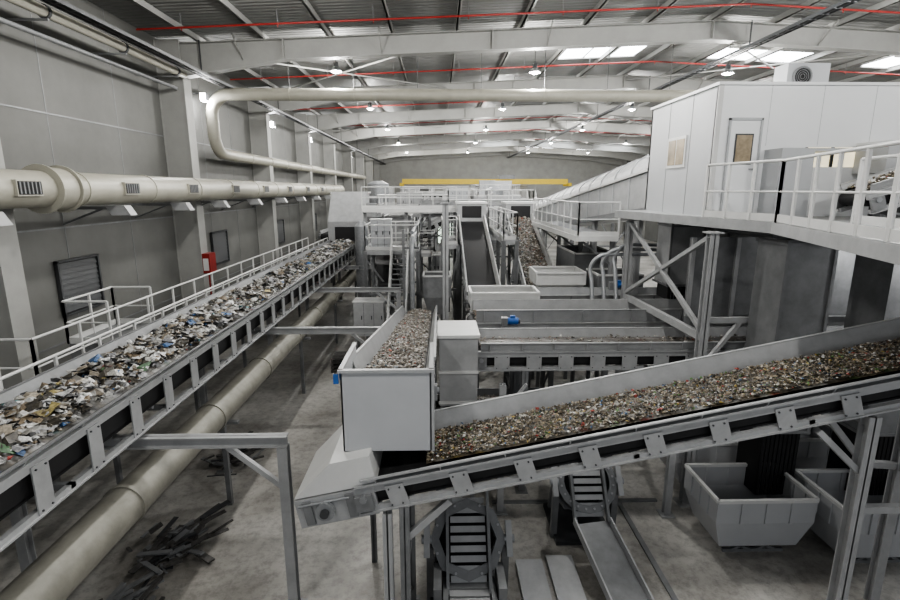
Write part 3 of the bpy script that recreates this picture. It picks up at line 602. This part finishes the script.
def stairs(x,y0,y1,z0,z1,w=.8):
    b=B(); n=int(abs(z1-z0)/.19)
    for s_ in (0,w): b.bar((x+s_,y0,z0),(x+s_,y1,z1),.05,.2,'steel_light')
    for i in range(n): t=(i+.5)/n; y=y0+(y1-y0)*t; z=z0+(z1-z0)*t; b.box(x,y-.11,z,x+w,y+.11,z+.03,'steel_mid')
    for s_ in (0,w):
        b.tube((x+s_,y0,z0+1),(x+s_,y1,z1+1),.025,'steel_white',8); b.tube((x+s_,y0,z0+.5),(x+s_,y1,z1+.5),.02,'steel_white',8)
        for i in range(5): t=i/4; y=y0+(y1-y0)*t; z=z0+(z1-z0)*t; b.bar((x+s_,y,z),(x+s_,y,z+1),.04,.04,'steel_white')
    b.build('steel_staircase')
stairs(-2.0,18.4,22.4,0.05,4.35,.7); stairs(-2.6,36.0,41.8,.05,5.9); stairs(8.6,44,50,.05,6.0)
hopper(-2.9,-1.5,28.4,30.3,3.2,5.6,'steel_light'); hopper(-.6,.5,20.3,21.5,2.0,3.6,'steel_mid')
hopper(3.6,5.8,36.5,37.7,3.5,6.6,'steel_light'); hopper(1.8,3.2,38,40,4,6.2,'steel_mid'); hopper(-6,-4.4,50,53,4,7.2,'steel_light'); hopper(5.5,8.5,60,63,4,8,'cabin_grey'); hopper(-5,-2,74,77,3,7.5,'cabin_grey'); hopper(9,12,70,74,3,7.6,'steel_light'); hopper(.5,2.8,50,53,4.3,6.4,'steel_white')
conveyor((-3.9,31.5,5.6),(-2.2,22.5,3.0),.9,wall=.2,legs=(3,),walls=(1,1),wallm='steel_mid')
conveyor((-3.4,40,3.2),(4.5,40.5,6.6),1.0,wall=.25,legs=(2,5),depth=.5)
conveyor((-1.5,48,3.0),(-1.5,59,7.2),1.0,wall=.25,legs=(3,8)); conveyor((12,40,5.8),(12.2,58,5.8),1.2,wall=.25,legs=(3,8,14)); conveyor((-7.5,36,4.0),(-7.5,64,4.0),1.3,wall=.2,legs=(3,9,15,21))
conveyor((-1.0,31,6.2),(5.4,31.4,6.2),1.0,wall=.2,legs=(.5,)); conveyor((4.4,44,3.5),(4.6,54,6.8),1.0,wall=.25,legs=(3,8),wallm='steel_white'); conveyor((-3.5,56,6.6),(8,56.5,6.6),1.1,wall=.3,legs=(1,5,10),wallm='steel_white')
for (x,y,h,r) in ((-3.9,26.3,5.2,.35),(-5,44,7.5,.9),(5,46,7,.8)):
    b=B(); b.tube((x,y,h*.35),(x,y,h),r,'galv',20); b.tube((x,y,h*.15),(x,y,h*.35),r*.3,'galv',20,r2=r); b.tube((x,y,h),(x,y,h+.25),r,'galv',20,r2=r*.4)
    for q in range(4):
        t=math.pi/4+q*math.pi/2; b.bar((x+r*math.cos(t),y+r*math.sin(t),0),(x+r*math.cos(t),y+r*math.sin(t),h*.6),.07,.07,'steel_mid')
    b.build('cyclone_separator')
# ---------------------------------------------------------------- drum balers on floor
def baler(cx,cy,cz,r,n,slide=0.,hx=0.,m='steel_mid'):
    b=B(); c=V((cx,cy,cz)); d=V((hx,-.80,.60)).normalized(); s=V((1,0,0)); u=d.cross(s); u=u if u.z>0 else -u
    for o in (-.32,.0):
        b.ring(c+d*o,d,r*.76,r,.05,m,n)
    b.ring(c-d*.16,d,r*.93,r*.97,.32,'steel_dark',n)
    for k in range(n):
        t=2*math.pi*(k+.5)/n; p=c+(s*math.cos(t)+u*math.sin(t))*r*.87+d*.03; b.tube(p,p+d*.02,.022,'steel_light',8)
    b.ring(c-d*.34,d,0,r*.8,.02,'black',n)
    for k in range(-4,5):
        p=c+u*k*.15+d*(.05-.012*k*k*.5); b.bar(p-s*r*.46,p+s*r*.46,.02,.10,'steel_light',up=u)
    for q in (-1,1):
        b.bar(c+s*q*r*.54-u*r*1.25+d*.05,c+s*q*r*.54+u*r*1.2+d*.05,.05,.14,m,up=d)
        b.bar(c+s*q*r*1.08+u*.28,c+s*q*r*1.08-u*.28,.10,.14,'steel_light',up=d); b.tube(c+s*q*r*.95,c+s*q*r*1.22,.07,'galv',12)
        b.bar(c+s*q*r*1.0-d*.1-u*.1,(cx+q*r*1.0,cy+.1,0),.12,.12,m); b.bar(c+s*q*r*.8-d*.4+u*.3,(cx+q*r*.8,cy+1.0,0),.1,.1,m)
    f=c-u*r*1.2
    if not slide:
        for k in range(7):
            y=f.y-k*.17+.1; b.box(cx-r*.5,y-.075,cz-r*.95,cx+r*.5,y+.055,cz-r*.95+.03,'steel_light')
        for q in (-1,1): b.box(cx+q*r*.6-.04,f.y-1.1,cz-r*1.1,cx+q*r*.6+.04,f.y+.2,cz-r*.8,m); b.box(cx+q*r*.6-.05,f.y-1.0,0,cx+q*r*.6+.05,f.y-.9,cz-r*1.1,m)
        b.box(cx-r*.9,f.y-.3,0,cx-r*.7,f.y+.3,cz-r*.5,m); b.box(cx+r*.7,f.y-.3,0,cx+r*.9,f.y+.3,cz-r*.5,m)
    else:
        p0=f+V((0,-.05,-.02)); p1=V((cx+.3,f.y-slide,.12))
        b.bar(p0,p1,r*1.15,.03,'steel_mid')
        for q in (-1,1): b.bar(p0+s*q*r*.58+Zup*.06,p1+s*q*r*.58+Zup*.06,.03,.16,'steel_light')
        b.bar((p1.x-.3,p1.y+.2,.06),(p1.x+.3,p1.y+.2,.06),.08,.12,m)
    b.hexa([c-d*.36-s*r*.7-u*.5,c-d*.36+s*r*.7-u*.5,c-d*1.2+s*r*.7-u*.2,c-d*1.2-s*r*.7-u*.2,c-d*.36-s*r*.7+u*.45,c-d*.36+s*r*.7+u*.45,c-d*1.2+s*r*.7+u*.5,c-d*1.2-s*r*.7+u*.5],m)
    b.box(cx-r,cy-.2,0,cx+r,cy+1.1,.08,'steel_dark')
    b.build('drum_baler')
baler(.48,7.55,1.25,.64,8); baler(2.95,9.15,1.3,.60,20,slide=1.9)
b=B()
for (x,y,l) in ((1.45,7.3,2.3),(2.05,7.5,2.1)): b.prism([(x,y-l/2,0),(x,y+l/2,0),(x,y+l/2,.1)],(.5,0,0),'steel_light')
b.build('floor_ramp')
b=B()
for (x0,y0,x1,y1) in ((4.1,7,4.1,12),(1.2,10.4,5.0,10.4)): b.bar((x0,y0,.02),(x1,y1,.02),.1,.04,'steel_mid')
b.build('steel_floor_rails')
for (x,y) in ((5.0,9.9),(1.35,10.1),(4.6,13.3),(2.3,13.3)):
    b=B(); b.ibar((x,y,0),(x,y,3.0),.14,.14,'steel_light'); b.box(x-.15,y-.15,0,x+.15,y+.15,.03,'steel_light'); b.bar((x,y,2.3),(x+.5,y,3.0),.06,.06,'steel_light'); b.build('support_post')
def scrap(x,y,w,l,n,seed):
    random.seed(seed); b=B()
    for i in range(n):
        p=V((x+random.gauss(0,w/3),y+random.gauss(0,l/3),.03+random.random()*.16)); a=random.uniform(.5,1.6) if random.random()<.7 else random.uniform(-1,1)
        L=random.uniform(.2,.8); q=p+V((math.cos(a)*L,math.sin(a)*L,random.uniform(-.02,.12))); b.bar(p,q,random.uniform(.03,.14),random.uniform(.01,.05),random.choice(('scrap','steel_dark','steel_mid','steel_mid','scrap')))
    b.build('scrap_metal_heap')
scrap(-5.4,8.9,.8,.9,70,1); scrap(-5.5,7.2,.8,.8,50,2); scrap(-5.6,12.4,.7,1.2,40,3)
scrap(-.4,12.6,.8,1,40,5)
def pallet(x,y,z=0,n=1):
    b=B()
    for k in range(n):
        zz=z+k*.15
        for q in range(3): b.box(x+q*.5,y,zz,x+q*.5+.1,y+1.,zz+.09,'scrap')
        for q in range(6): b.box(x,y+q*.18,zz+.09,x+1.1,y+q*.18+.1,zz+.115,'scrap')
    b.build('wooden_pallet')
pallet(-4.2,19,0,4); pallet(-.4,15.5,0,3)
# ---------------------------------------------------------------- world, camera
w=bpy.data.worlds.new('World'); bpy.context.scene.world=w; w.use_nodes=True
bg=w.node_tree.nodes['Background']; bg.inputs[0].default_value=(.93,.96,1,1); bg.inputs[1].default_value=.55
cam=bpy.data.cameras.new('camera'); cam.sensor_width=36; cam.lens=20.4; cam.clip_end=300
co=bpy.data.objects.new('camera',cam); bpy.context.collection.objects.link(co); co.location=(0,0,7); co.rotation_euler=(math.radians(90-12.17),0,math.radians(-1.35))
bpy.context.scene.camera=co
try: bpy.context.scene.view_settings.look='AgX - Medium High Contrast'
except Exception as e: print(e)
